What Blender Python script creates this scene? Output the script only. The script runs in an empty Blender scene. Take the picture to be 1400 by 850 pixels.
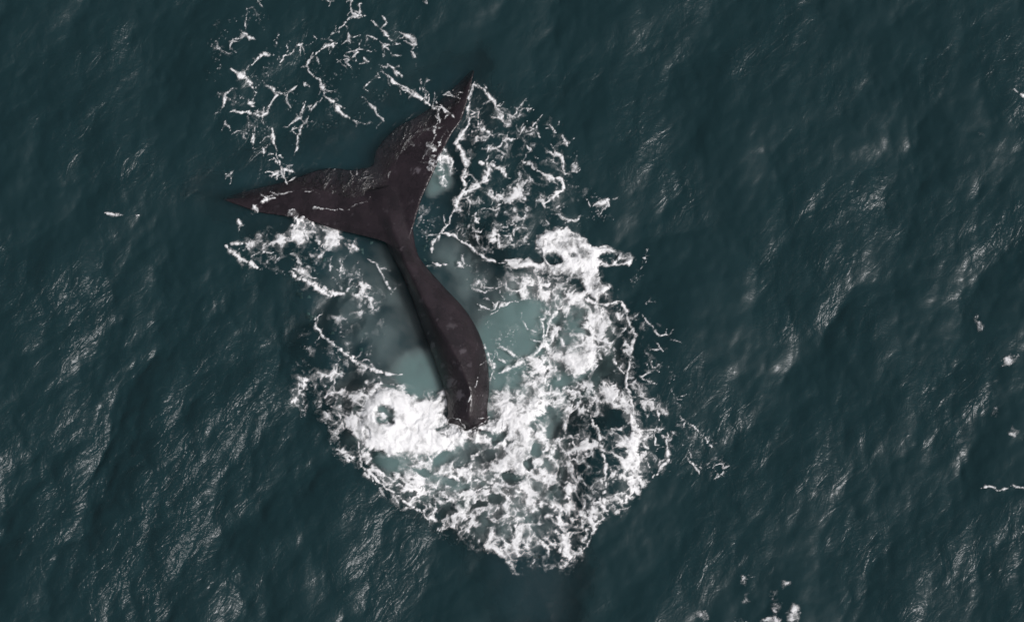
import bpy, math, time
import numpy as np
from mathutils import Vector, Matrix

R = math.radians
scene = bpy.context.scene
T0 = time.time()

# ------------------------------------------------------------------ camera
# aerial view from about 80 m, long lens, a little off the vertical
TILT = R(12.0)
DIST = 80.0
cam_data = bpy.data.cameras.new('camera')
cam = bpy.data.objects.new('camera', cam_data)
scene.collection.objects.link(cam)
cam.location = (0.0, -DIST * math.sin(TILT), DIST * math.cos(TILT))
cam.rotation_euler = (TILT, 0.0, 0.0)
cam_data.sensor_width = 36.0
cam_data.lens = 36.0 * DIST / 21.0
cam_data.clip_start = 1.0
cam_data.clip_end = 6000.0
scene.camera = cam

# ------------------------------------------------------------------ light
SUN_AZ = R(112.0)      # clockwise from +Y (image up): sun to the right, a little below
SUN_EL = R(47.0)
world = bpy.data.worlds.new('World')
scene.world = world
world.use_nodes = True
wn = world.node_tree.nodes; wl = world.node_tree.links
wn.clear()
sky = wn.new('ShaderNodeTexSky')
sky.sky_type = 'NISHITA'
sky.sun_disc = False
sky.sun_elevation = SUN_EL
sky.sun_rotation = SUN_AZ
sky.air_density = 1.0
sky.dust_density = 6.0
sky.ozone_density = 1.0
hs = wn.new('ShaderNodeHueSaturation')          # thin high cloud: a paler, greyer sky
hs.inputs['Saturation'].default_value = 0.35
bg = wn.new('ShaderNodeBackground')
bg.inputs['Strength'].default_value = 0.06
wo = wn.new('ShaderNodeOutputWorld')
wl.new(sky.outputs[0], hs.inputs['Color'])
wl.new(hs.outputs[0], bg.inputs[0])
wl.new(bg.outputs[0], wo.inputs[0])

sun_data = bpy.data.lights.new('sun', 'SUN')
sun_data.energy = 1.5
sun_data.angle = R(10.0)
sun_data.color = (1.0, 0.975, 0.985)
sun = bpy.data.objects.new('sun', sun_data)
scene.collection.objects.link(sun)
sdir = Vector((math.sin(SUN_AZ) * math.cos(SUN_EL), math.cos(SUN_AZ) * math.cos(SUN_EL), math.sin(SUN_EL)))
sun.rotation_euler = sdir.to_track_quat('Z', 'Y').to_euler()
sun.location = sdir * 60

scene.view_settings.view_transform = 'Standard'
scene.view_settings.look = 'None'
scene.view_settings.gamma = 1.0
scene.view_settings.use_curve_mapping = False
scene.view_settings.exposure = 0.48
scene.render.engine = 'CYCLES'
cy = scene.cycles
cy.max_bounces = 6
cy.diffuse_bounces = 2
cy.glossy_bounces = 2
cy.transmission_bounces = 2
cy.volume_bounces = 0
cy.transparent_max_bounces = 24
cy.caustics_reflective = False
cy.caustics_refractive = False
cy.use_denoising = True
cy.use_adaptive_sampling = True
cy.adaptive_threshold = 0.01

# ------------------------------------------------------------------ helpers
CAM = np.array(cam.location)
FWD = np.array([0.0, math.sin(TILT), -math.cos(TILT)])
RGT = np.array([1.0, 0.0, 0.0])
UP = np.array([0.0, math.cos(TILT), math.sin(TILT)])
FPX = DIST / 21.0 * 1400.0

def spot(px, py, z=0.0):
    """point of the place, at height z, that the photograph shows at (px, py)"""
    d = FWD + RGT * ((px - 700.0) / FPX) + UP * ((425.0 - py) / FPX)
    t = (z - CAM[2]) / d[2]
    return CAM + d * t

def plan(x, y):
    """plan coordinates (about 1.5 cm each) of points of the sea surface, for laying out the foam"""
    vx = x - CAM[0]; vy = y - CAM[1]; vz = -CAM[2]
    dep = vy * FWD[1] + vz * FWD[2]
    return 700.0 + FPX * vx / dep, 425.0 - FPX * (vy * UP[1] + vz * UP[2]) / dep

rng = np.random.RandomState(7)

def _hash(ix, iy, seed):
    h = (ix.astype(np.int64) * 374761393 + iy.astype(np.int64) * 668265263 + seed * 1442695041) & 0xFFFFFFFF
    h = ((h ^ (h >> 13)) * 1274126177) & 0xFFFFFFFF
    h = ((h ^ (h >> 16)) * 2246822519) & 0xFFFFFFFF
    return (h ^ (h >> 15)) & 0xFFFFFFFF

def perlin(x, y, seed=0):
    x0 = np.floor(x); y0 = np.floor(y)
    fx = x - x0; fy = y - y0
    ix = x0.astype(np.int64); iy = y0.astype(np.int64)
    u = fx * fx * fx * (fx * (fx * 6 - 15) + 10); v = fy * fy * fy * (fy * (fy * 6 - 15) + 10)
    def g(dx, dy):
        a = _hash(ix + dx, iy + dy, seed) * (2 * math.pi / 4294967296.0)
        return np.cos(a) * (fx - dx) + np.sin(a) * (fy - dy)
    a = g(0, 0) * (1 - u) + g(1, 0) * u
    b = g(0, 1) * (1 - u) + g(1, 1) * u
    return (a * (1 - v) + b * v) * 1.5

def fbm(x, y, oct=4, seed=0, gain=0.5):
    s = 0; a = 1.0; n = 0
    for i in range(oct):
        s = s + a * perlin(x, y, seed + i * 17); n += a
        x, y = 1.62 * x + 1.22 * y + 5.1, -1.22 * x + 1.62 * y - 3.7; a *= gain
    return s / n

def worley(x, y, seed=0):
    ix = np.floor(x).astype(np.int64); iy = np.floor(y).astype(np.int64)
    f1 = np.full(x.shape, 9.0); f2 = np.full(x.shape, 9.0)
    for dx in (-1, 0, 1):
        for dy in (-1, 0, 1):
            cx = ix + dx; cy_ = iy + dy
            h = _hash(cx, cy_, seed)
            px = cx + (h & 0xFFFF) / 65536.0; py = cy_ + (h >> 16) / 65536.0
            d = np.hypot(px - x, py - y)
            f2 = np.minimum(f2, np.maximum(f1, d)); f1 = np.minimum(f1, d)
    return f1, f2

def sstep(a, b, x):
    t = np.clip((x - a) / (b - a), 0, 1)
    return t * t * (3 - 2 * t)

def bilin(A, u, v):
    n0, n1 = A.shape
    u0 = np.floor(u).astype(np.int64); v0 = np.floor(v).astype(np.int64)
    fu = u - u0; fv = v - v0
    u1 = (u0 + 1) % n0; v1 = (v0 + 1) % n1; u0 %= n0; v0 %= n1
    return (A[u0, v0] * (1 - fu) * (1 - fv) + A[u1, v0] * fu * (1 - fv) + A[u0, v1] * (1 - fu) * fv + A[u1, v1] * fu * fv)

def mesh_from(name, verts, faces, mat=None, smooth=True):
    me = bpy.data.meshes.new(name)
    verts = np.asarray(verts, dtype=np.float32)
    faces = np.asarray(faces, dtype=np.int32)
    nf, k = faces.shape
    me.vertices.add(len(verts)); me.vertices.foreach_set('co', verts.ravel())
    me.loops.add(nf * k); me.loops.foreach_set('vertex_index', faces.ravel())
    me.polygons.add(nf)
    me.polygons.foreach_set('loop_start', np.arange(0, nf * k, k, dtype=np.int32))
    me.update(calc_edges=True)
    if smooth:
        me.polygons.foreach_set('use_smooth', np.ones(nf, dtype=bool))
    if mat: me.materials.append(mat)
    return me

def link(name, me, **props):
    o = bpy.data.objects.new(name, me)
    scene.collection.objects.link(o)
    for k, v in props.items(): o[k] = v
    return o

def attr(me, name, vals):
    a = me.attributes.new(name, 'FLOAT', 'POINT')
    a.data.foreach_set('value', np.asarray(vals, dtype=np.float32).ravel())

def grid_faces(nx, ny, keep=None):
    i = np.arange(nx - 1)[:, None] * ny + np.arange(ny - 1)[None, :]
    q = np.stack([i, i + ny, i + ny + 1, i + 1], -1).reshape(-1, 4)
    return q if keep is None else q[keep.ravel()]

def compact(verts, faces, *vals):
    used = np.unique(faces)
    m = np.full(len(verts), -1, dtype=np.int64); m[used] = np.arange(len(used))
    return (verts[used], m[faces]) + tuple(v[used] for v in vals)

def new_mat(name):
    m = bpy.data.materials.new(name); m.use_nodes = True
    m.node_tree.nodes.clear()
    return m, m.node_tree.nodes, m.node_tree.links

def node(ns, t, **kw):
    n = ns.new(t)
    for k, v in kw.items():
        if hasattr(n, k) and k not in n.inputs: setattr(n, k, v)
        else: n.inputs[k].default_value = v
    return n

# ------------------------------------------------------------------ materials
# water: clear reflecting surface over scattering, absorbing green-blue water
m_sea, ns, ln = new_mat('sea_water')
out = ns.new('ShaderNodeOutputMaterial')
tc = ns.new('ShaderNodeTexCoord')
# fine wind ripples, long-crested along the '/' direction
def ripple(rot, sx, sy, scale, detail, dist):
    mr = ns.new('ShaderNodeMapping'); mr.inputs['Rotation'].default_value = (0, 0, R(rot))
    mp = ns.new('ShaderNodeMapping'); mp.inputs['Scale'].default_value = (sx, sy, 1); ln.new(mr.outputs[0], mp.inputs['Vector'])
    nz = ns.new('ShaderNodeTexNoise'); nz.inputs['Scale'].default_value = scale; nz.inputs['Detail'].default_value = detail
    nz.inputs['Distortion'].default_value = dist; nz.inputs['Roughness'].default_value = 0.6
    ln.new(tc.outputs['Object'], mr.inputs['Vector']); ln.new(mp.outputs[0], nz.inputs['Vector'])
    return nz.outputs['Fac']
def math_(op, a, b=None):
    n = ns.new('ShaderNodeMath'); n.operation = op
    for i, v in enumerate((a, b)):
        if v is None: continue
        if isinstance(v, (int, float)): n.inputs[i].default_value = v
        else: ln.new(v, n.inputs[i])
    return n.outputs[0]
r1 = ripple(-48, 0.45, 1.0, 4.2, 3.0, 0.9)
r2 = ripple(20, 0.5, 1.0, 11.0, 3.0, 0.7)
r3 = ripple(-85, 0.6, 1.0, 2.2, 3.0, 0.8)
gust = node(ns, 'ShaderNodeAttribute', attribute_name='gust')
hsum = math_('ADD', math_('MULTIPLY', r1, 0.056), math_('MULTIPLY', r2, 0.030))
hsum = math_('ADD', hsum, math_('MULTIPLY', r3, 0.07))
hsum = math_('MULTIPLY', hsum, gust.outputs['Fac'])
bump = ns.new('ShaderNodeBump'); bump.inputs['Strength'].default_value = 1.0; bump.inputs['Distance'].default_value = 1.0
ln.new(hsum, bump.inputs['Height'])
gl = ns.new('ShaderNodeBsdfGlossy'); gl.inputs['Roughness'].default_value = 0.28; gl.inputs['Color'].default_value = (1, 1, 1, 1)
ln.new(bump.outputs[0], gl.inputs['Normal'])
fr = ns.new('ShaderNodeFresnel'); fr.inputs['IOR'].default_value = 1.34
ln.new(bump.outputs[0], fr.inputs['Normal'])
tr = ns.new('ShaderNodeBsdfTransparent')
turb = ns.new('ShaderNodeBsdfDiffuse'); turb.inputs['Color'].default_value = (0.0082, 0.0276, 0.0324, 1)   # green-blue light scattered back by the turbid water
clr = node(ns, 'ShaderNodeAttribute', attribute_name='clear')
body = ns.new('ShaderNodeMixShader')
ln.new(clr.outputs['Fac'], body.inputs[0]); ln.new(turb.outputs[0], body.inputs[1]); ln.new(tr.outputs[0], body.inputs[2])
mx = ns.new('ShaderNodeMixShader')
ln.new(fr.outputs[0], mx.inputs[0]); ln.new(body.outputs[0], mx.inputs[1]); ln.new(gl.outputs[0], mx.inputs[2])
ln.new(mx.outputs[0], out.inputs['Surface'])

# the body of water round the whale, where one looks down into it
m_deep, ns, ln = new_mat('water_body')
out = ns.new('ShaderNodeOutputMaterial')
vs = ns.new('ShaderNodeVolumeScatter'); vs.inputs['Color'].default_value = (0.12, 0.40, 0.50, 1); vs.inputs['Density'].default_value = 0.82
va = ns.new('ShaderNodeVolumeAbsorption'); va.inputs['Color'].default_value = (0.10, 0.30, 0.36, 1); va.inputs['Density'].default_value = 0.85
ad = ns.new('ShaderNodeAddShader')
ln.new(vs.outputs[0], ad.inputs[0]); ln.new(va.outputs[0], ad.inputs[1]); ln.new(ad.outputs[0], out.inputs['Volume'])

# foam
m_foam, ns, ln = new_mat('foam')
out = ns.new('ShaderNodeOutputMaterial')
cov = node(ns, 'ShaderNodeAttribute', attribute_name='cover')
tc = ns.new('ShaderNodeTexCoord')
nz = ns.new('ShaderNodeTexNoise'); nz.inputs['Scale'].default_value = 34.0; nz.inputs['Detail'].default_value = 5.0; nz.inputs['Roughness'].default_value = 0.65
ln.new(tc.outputs['Object'], nz.inputs['Vector'])
def math_(op, a, b=None, clamp=False):
    n = ns.new('ShaderNodeMath'); n.operation = op; n.use_clamp = clamp
    for i, v in enumerate((a, b)):
        if v is None: continue
        if isinstance(v, (int, float)): n.inputs[i].default_value = v
        else: ln.new(v, n.inputs[i])
    return n.outputs[0]
jit = math_('MULTIPLY', math_('SUBTRACT', nz.outputs['Fac'], 0.5), 0.9)
amid = math_('MULTIPLY', math_('MULTIPLY', cov.outputs['Fac'], math_('SUBTRACT', 1.0, cov.outputs['Fac'])), 4.0)
alpha = math_('ADD', cov.outputs['Fac'], math_('MULTIPLY', jit, amid), True)
df = ns.new('ShaderNodeBsdfDiffuse'); df.inputs['Color'].default_value = (0.89, 0.89, 0.90, 1)
bp = ns.new('ShaderNodeBump'); bp.inputs['Strength'].default_value = 0.15; bp.inputs['Distance'].default_value = 0.03
ln.new(nz.outputs['Fac'], bp.inputs['Height']); ln.new(bp.outputs[0], df.inputs['Normal'])
tr = ns.new('ShaderNodeBsdfTransparent')
mx = ns.new('ShaderNodeMixShader')
ln.new(alpha, mx.inputs[0]); ln.new(tr.outputs[0], mx.inputs[1]); ln.new(df.outputs[0], mx.inputs[2])
ln.new(mx.outputs[0], out.inputs['Surface'])

# air bubbles in the water
m_bub, ns, ln = new_mat('bubbles')
out = ns.new('ShaderNodeOutputMaterial')
vs = ns.new('ShaderNodeVolumeScatter'); vs.inputs['Color'].default_value = (0.92, 1.0, 1.0, 1); vs.inputs['Density'].default_value = 11.0; vs.inputs['Anisotropy'].default_value = -0.35
va = ns.new('ShaderNodeVolumeAbsorption'); va.inputs['Color'].default_value = (0.0, 0.90, 0.87, 1); va.inputs['Density'].default_value = 7.0
ad = ns.new('ShaderNodeAddShader')
ln.new(vs.outputs[0], ad.inputs[0]); ln.new(va.outputs[0], ad.inputs[1]); ln.new(ad.outputs[0], out.inputs['Volume'])

# wet whale skin
m_skin, ns, ln = new_mat('whale_skin')
out = ns.new('ShaderNodeOutputMaterial')
pb = ns.new('ShaderNodeBsdfPrincipled')
tc = ns.new('ShaderNodeTexCoord')
n1 = ns.new('ShaderNodeTexNoise'); n1.inputs['Scale'].default_value = 2.2; n1.inputs['Detail'].default_value = 6.0; n1.inputs['Roughness'].default_value = 0.6
ln.new(tc.outputs['Object'], n1.inputs['Vector'])
rp = ns.new('ShaderNodeValToRGB')
rp.color_ramp.elements[0].position = 0.3; rp.color_ramp.elements[0].color = (0.0090, 0.0066, 0.0085, 1)
rp.color_ramp.elements[1].position = 0.75; rp.color_ramp.elements[1].color = (0.0300, 0.0210, 0.0258, 1)
ln.new(n1.outputs['Fac'], rp.inputs[0])
sc_ = node(ns, 'ShaderNodeAttribute', attribute_name='scar')
mc = ns.new('ShaderNodeMix'); mc.data_type = 'RGBA'
ln.new(sc_.outputs['Fac'], mc.inputs[0]); ln.new(rp.outputs[0], mc.inputs[6]); mc.inputs[7].default_value = (0.20, 0.18, 0.20, 1)
ln.new(mc.outputs[2], pb.inputs['Base Color'])
pb.inputs['Roughness'].default_value = 0.24
pb.inputs['Specular IOR Level'].default_value = 0.5
n2 = ns.new('ShaderNodeTexNoise'); n2.inputs['Scale'].default_value = 14.0; n2.inputs['Detail'].default_value = 4.0
ln.new(tc.outputs['Object'], n2.inputs['Vector'])
bp = ns.new('ShaderNodeBump'); bp.inputs['Strength'].default_value = 0.35; bp.inputs['Distance'].default_value = 0.04
ln.new(n2.outputs['Fac'], bp.inputs['Height']); ln.new(bp.outputs[0], pb.inputs['Normal'])
ln.new(pb.outputs[0], out.inputs['Surface'])

# ------------------------------------------------------------------ tracings of the foam, in crops of the plan (origin, scale)
CR = {1: (280, 60, 3.036), 2: (400, 250, 2.361), 3: (420, 480, 3.542), 4: (560, 120, 3.036), 5: (640, 300, 3.269),
      6: (600, 520, 3.035), 7: (280, 0, 3.269), 8: (290, 260, 2.833), 0: (0, 0, 1.0)}
def P(c, pts):
    ox, oy, s = CR[c]
    return [(ox + x / s, oy + y / s) for x, y in pts]

STREAKS = []   # (points, half width in plan units, strength)
def S(c, w, amp, *lines):
    for l in lines: STREAKS.append((P(c, l), w / CR[c][2] * (.85 if c == 7 else 1), amp * (.86 if c == 7 else 1)))
REGIONS = []   # (polygon, density, feather)
def G(c, D, f, poly): REGIONS.append((P(c, poly), D, f))
HOLES = []     # (x, y, rx, ry, angle, depth)
def H(c, x, y, rx, ry, ang=0, dep=1.0):
    ox, oy, s = CR[c]; HOLES.append((ox + x / s, oy + y / s, rx / s, ry / s, ang, dep))

# streaks drifting above the flukes
S(7, 9, 1.0, [(655, 8), (662, 40), (668, 62), (690, 75), (650, 95), (615, 130)], [(668, 66), (725, 75)], [(705, 20), (690, 70)])
S(7, 5, .8, [(650, 130), (660, 205)], [(725, 160), (775, 180), (800, 205), (825, 235)], [(800, 205), (795, 250)], [(690, 235), (660, 275), (645, 295), (655, 325)])
S(7, 6, .8, [(745, 95), (790, 130), (820, 175), (870, 200)])
S(7, 8, .9, [(640, 250), (690, 232), (745, 240)])
S(7, 8, 1.0, [(590, 195), (545, 205), (510, 235), (465, 270), (450, 300), (480, 340), (520, 368), (535, 400), (550, 440), (590, 475), (625, 515), (660, 530)])
S(7, 16, 1.0, [(575, 205), (590, 212)], [(528, 380), (540, 405)], [(405, 205), (425, 192)])
S(7, 4, .6, [(440, 200), (500, 185), (550, 170), (610, 140)], [(320, 160), (330, 185)], [(660, 530), (720, 550)])
S(7, 7, .9, [(385, 230), (345, 255), (320, 285)], [(130, 185), (122, 230)], [(75, 495), (88, 450), (100, 415)])
S(7, 15, 1.0, [(165, 150), (195, 175), (225, 192)], [(305, 250), (255, 252), (205, 290)], [(120, 322), (165, 350), (205, 372), (218, 410)], [(185, 445), (208, 485)], [(245, 522), (268, 500), (258, 485)])
S(7, 9, .95, [(110, 505), (180, 505), (240, 525), (262, 510)], [(270, 372), (310, 400), (320, 425), (290, 475), (262, 510)])
S(7, 7, .85, [(455, 455), (430, 510), (370, 555)], [(415, 385), (365, 430)], [(535, 450), (480, 495), (450, 540), (435, 575), (412, 640), (402, 690)], [(370, 590), (400, 560)])
S(7, 11, .9, [(437, 375), (452, 395)], [(205, 600), (208, 660)], [(248, 660), (262, 695)])
S(7, 13, 1.0, [(288, 570), (300, 630), (320, 690)], [(305, 700), (325, 730)], [(300, 785), (330, 770), (320, 800)])
S(7, 7, 1.0, [(320, 690), (340, 740), (352, 790), (370, 825)], [(372, 760), (395, 765)], [(348, 750), (372, 762)])
S(7, 9, 1.0, [(815, 340), (860, 375), (930, 415), (960, 445), (1000, 470), (1045, 490)], [(818, 285), (845, 320), (880, 342)])
S(7, 4, .75, [(800, 355), (740, 365), (710, 390), (700, 410)], [(960, 355), (965, 385), (985, 405)], [(700, 300), (735, 285)], [(590, 270), (640, 300)])
S(7, 5, .9, [(715, 450), (750, 490), (800, 545)])
S(7, 10, .9, [(890, 155), (920, 175), (945, 212)], [(915, 230), (940, 258)], [(230, 10), (250, 25)])
S(7, 4, .7, [(185, 45), (182, 130)], [(75, 195), (68, 240)], [(520, 5), (580, 10)], [(975, 5), (1005, 20)], [(165, 580), (190, 600)], [(95, 540), (100, 580)])
S(7, 9, .5, [(128, 760), (90, 812)])
G(7, .15, 22, [(60, 130), (240, 110), (320, 250), (330, 520), (260, 580), (100, 560), (50, 420)])
G(7, .06, 22, [(330, 180), (620, 100), (900, 180), (1000, 420), (820, 480), (650, 560), (420, 700), (330, 560)])
G(8, .13, 24, [(440, 330), (600, 250), (700, 420), (720, 640), (620, 600), (480, 480)])
G(4, .13, 16, [(0, 430), (110, 480), (130, 640), (90, 700), (40, 600)])
G(5, .12, 16, [(0, 180), (180, 200), (180, 340), (330, 380), (320, 560), (240, 640), (120, 660), (60, 480), (0, 330)])
# over the tip of the right fluke
S(1, 5, .8, [(750, 130), (800, 175), (870, 220), (920, 250)], [(930, 255), (1000, 270), (1050, 310)], [(960, 240), (1010, 290)], [(1115, 160), (1100, 200), (1095, 260)], [(1130, 165), (1180, 215), (1215, 275)])
S(1, 5, .6, [(990, 210), (1030, 195)], [(940, 345), (985, 350)], [(885, 150), (905, 190)])
# right of the flukes
S(4, 13, 1.0, [(245, 150), (222, 180), (200, 225), (225, 270), (240, 310), (232, 370), (235, 415), (200, 470), (170, 545)])
S(4, 8, .9, [(245, 60), (240, 110), (245, 150)], [(170, 545), (130, 600), (100, 650), (95, 690)])
S(4, 18, 1.0, [(235, 430), (290, 395), (330, 370)], [(300, 308), (350, 322), (395, 340), (420, 372)], [(330, 330), (310, 390)])
S(4, 10, .95, [(275, 185), (310, 170), (330, 190), (350, 212)], [(370, 250), (400, 220), (465, 215)], [(300, 260), (350, 255)], [(590, 275), (630, 290), (655, 350)], [(645, 215), (665, 265)])
S(4, 6, .85, [(480, 88), (500, 105), (525, 105)], [(500, 150), (520, 180), (555, 215)], [(555, 130), (540, 160), (520, 185)], [(590, 170), (625, 200)], [(500, 245), (530, 280)], [(330, 20), (350, 60), (370, 95)], [(370, 110), (400, 150)], [(445, 70), (440, 110)], [(240, 110), (290, 95), (280, 130)], [(470, 200), (500, 170)])
S(4, 13, 1.0, [(540, 345), (600, 378), (640, 375), (632, 420), (600, 450), (565, 475)])
S(4, 8, .9, [(480, 300), (540, 345)], [(760, 485), (800, 465), (825, 458), (822, 482)], [(440, 545), (440, 610)], [(385, 590), (388, 660)], [(320, 490), (370, 508)])
S(4, 14, .95, [(270, 590), (310, 595)], [(280, 520), (300, 560)], [(390, 460), (440, 470)])
S(4, 9, .9, [(130, 600), (180, 610), (230, 640), (290, 680), (330, 712), (410, 730)], [(200, 740), (240, 740)], [(100, 735), (155, 735)], [(200, 720), (230, 750)])
S(4, 8, .8, [(590, 510), (650, 540), (700, 530)], [(970, 712), (1000, 712)])
G(4, .46, 14, [(430, 330), (640, 370), (640, 470), (560, 560), (470, 560), (420, 450)])
G(4, .42, 12, [(240, 400), (430, 430), (500, 560), (480, 640), (300, 660), (130, 600), (180, 500)])
G(4, .28, 14, [(250, 60), (450, 80), (640, 180), (690, 340), (640, 380), (420, 330), (260, 270)])
G(4, .15, 12, [(640, 380), (720, 400), (830, 460), (820, 520), (700, 560), (600, 520)])
G(4, .62, 22, [(60, 190), (110, 190), (150, 260), (165, 340), (140, 410), (85, 350), (28, 305), (35, 240)])
# big churn on the right
G(5, .90, 10, [(300, 70), (400, 20), (470, 60), (540, 100), (640, 112), (700, 140), (737, 170), (735, 200), (690, 210), (620, 205), (560, 212), (600, 250), (640, 300), (655, 350), (580, 372), (520, 340), (480, 280), (420, 240), (330, 235), (230, 230), (180, 190), (280, 190), (300, 130)])
H(5, 620, 165, 52, 30, 5, .9); H(5, 375, 165, 36, 24, 0, .75); H(5, 300, 160, 26, 34, 0, .7); H(5, 240, 160, 34, 18, 0, .7); H(5, 690, 185, 30, 12, -20, .6); H(5, 460, 150, 26, 12, 0, .5)
G(5, .68, 14, [(200, 230), (420, 230), (530, 340), (500, 420), (360, 420), (320, 350), (190, 340), (150, 300)])
G(5, .60, 16, [(330, 380), (420, 330), (540, 350), (640, 400), (690, 480), (680, 580), (600, 690), (470, 712), (400, 690), (300, 640), (330, 560), (350, 450)])
G(5, .99, 20, [(380, 590), (480, 560), (580, 580), (590, 640), (550, 690), (470, 712), (400, 650), (330, 640)])
G(5, .96, 30, [(370, 560), (480, 540), (600, 560), (600, 640), (560, 690), (470, 712), (400, 660), (290, 640)])
S(5, 8, 1.0, [(508, 350), (560, 380), (620, 386), (690, 370), (715, 400), (730, 450), (765, 530), (752, 600), (735, 690), (740, 780), (745, 850)])
S(5, 7, .85, [(610, 560), (640, 590)], [(668, 580), (678, 650), (720, 700)], [(800, 440), (840, 490), (880, 540), (905, 530)], [(840, 640), (832, 690), (790, 712), (850, 740)], [(860, 560), (890, 600)], [(805, 370), (815, 385)])
S(5, 11, .95, [(130, 688), (200, 660), (260, 622), (320, 570), (350, 480), (380, 420), (430, 380)], [(330, 560), (325, 460), (345, 400)])
S(5, 4, .8, [(45, 380), (100, 410), (140, 370), (190, 385)], [(228, 440), (270, 492)], [(15, 300), (80, 335), (150, 310)], [(90, 440), (150, 385), (250, 345)])
S(5, 8, .9, [(150, 565), (185, 595), (232, 615)], [(75, 560), (90, 610), (105, 660)], [(150, 620), (170, 640)])
S(5, 14, 1.0, [(95, 620), (118, 650), (105, 690), (95, 720)])
H(5, 450, 460, 60, 30, 10, .55); H(5, 400, 520, 26, 30, 0, .4); H(5, 640, 650, 45, 40, 0, .7)
G(5, .46, 12, [(620, 390), (720, 400), (770, 530), (750, 700), (670, 700), (680, 560)])
G(5, .28, 16, [(740, 360), (830, 420), (910, 520), (900, 660), (870, 850), (745, 850), (770, 560)])
G(5, .10, 16, [(720, 200), (800, 170), (790, 260), (760, 330), (680, 340), (660, 240)])
S(5, 12, .9, [(790, 178), (815, 185)])
G(5, .82, 18, [(60, 850), (90, 800), (160, 760), (300, 680), (420, 670), (480, 700), (380, 730), (360, 790), (340, 850)])
# lower white water
G(0, .50, 12, [(425, 530), (470, 505), (520, 510), (610, 560), (670, 590), (730, 520), (800, 515), (860, 555), (912, 590), (908, 640), (862, 680), (822, 710), (800, 750), (765, 785), (705, 780), (688, 762), (640, 740), (598, 726), (552, 704), (510, 672), (478, 638), (460, 604), (435, 560)])
G(0, .66, 20, [(500, 560), (600, 560), (690, 600), (760, 560), (770, 640), (760, 700), (700, 730), (640, 700), (560, 670), (510, 630)])
G(3, .97, 14, [(268, 330), (300, 260), (370, 200), (430, 190), (500, 230), (640, 200), (672, 280), (640, 380), (700, 425), (650, 475), (560, 505), (460, 490), (430, 530), (370, 505), (280, 460), (255, 395)])
H(3, 380, 320, 46, 46, 0, .55); H(3, 402, 552, 36, 34, 0, .95); H(3, 300, 400, 20, 30, 0, .3)
G(3, .90, 22, [(700, 400), (780, 390), (880, 330), (860, 260), (930, 230), (1080, 190), (1170, 190), (1170, 280), (1100, 390), (1130, 480), (1060, 700), (1100, 830), (980, 700), (900, 600), (760, 640), (700, 560), (900, 520), (980, 420), (860, 380)])
G(3, .88, 14, [(560, 470), (700, 425), (880, 430), (960, 380), (1000, 420), (900, 520), (760, 440), (640, 500), (600, 560)])
S(3, 14, 1.0, [(640, 395), (700, 410), (780, 395), (860, 370), (930, 310)], [(770, 300), (775, 345), (800, 365), (850, 350), (880, 310)])
S(3, 7, .85, [(690, 320), (740, 330), (765, 360)], [(660, 300), (650, 370), (690, 395)])
S(3, 12, 1.0, [(200, 0), (260, 60), (350, 105), (440, 122)])
S(3, 9, .9, [(262, 400), (270, 330), (300, 255), (370, 198), (440, 188)], [(255, 430), (270, 560), (330, 640), (400, 690), (500, 770), (570, 820)])
S(3, 12, .95, [(780, 690), (880, 660), (940, 580), (980, 540)])
for h_ in ((650, 515, 60, 36, -25), (800, 470, 70, 30, -15), (760, 520, 40, 30, 0), (870, 500, 60, 26, -20), (930, 420, 46, 22, -35), (1000, 610, 58, 34, 15), (905, 730, 30, 26, 0), (1080, 550, 24, 32, 0), (548, 580, 26, 18, 0), (835, 752, 42, 16, 0), (680, 632, 26, 18, 0), (710, 545, 26, 20, 0), (1190, 400, 30, 40, 0), (1110, 480, 22, 30, 10), (760, 655, 24, 16, 0)):
    H(3, *h_, .92)
G(3, .50, 14, [(0, 100), (160, 150), (300, 130), (420, 160), (300, 250), (260, 400), (240, 520), (160, 500), (130, 360), (0, 330)])
H(3, 245, 150, 60, 50, 0, .6); H(3, 60, 260, 50, 90, 0, .6); H(3, 215, 430, 40, 50, 0, .6)
# right arm
S(6, 9, 1.0, [(640, 150), (665, 200), (685, 245), (692, 300), (695, 400), (686, 490), (672, 570)])
S(6, 12, .9, [(672, 500), (700, 540)], [(660, 550), (640, 600)])
G(6, .74, 14, [(610, 40), (720, 20), (800, 50), (845, 130), (862, 200), (830, 290), (800, 350), (755, 280), (765, 180), (720, 100)])
H(6, 735, 165, 40, 40, 0, .9); H(6, 790, 215, 16, 30, 0, .7)
G(6, .50, 14, [(820, 0), (930, 50), (980, 200), (950, 340), (860, 400), (790, 350), (850, 200)])
S(6, 7, .85, [(945, 200), (945, 320), (880, 395)], [(905, 90), (915, 150)], [(1020, 310), (1050, 330), (1082, 380)], [(900, 180), (890, 260)], [(850, 290), (855, 320)])
S(6, 4, .6, [(1010, 150), (1060, 190), (1130, 270)], [(1190, 340), (1180, 390), (1150, 410)], [(970, 40), (985, 80)])
G(6, .15, 14, [(950, 0), (1000, 120), (1100, 220), (1200, 330), (1150, 420), (1040, 420), (940, 340)])
S(6, 9, .6, [(665, 590), (620, 660), (580, 710), (545, 745)], [(620, 600), (580, 690), (530, 745)])
S(6, 5, .8, [(818, 440), (770, 480), (745, 522)])
G(6, .52, 12, [(420, 600), (650, 590), (600, 690), (545, 748), (470, 780), (300, 770), (280, 690)])
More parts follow.
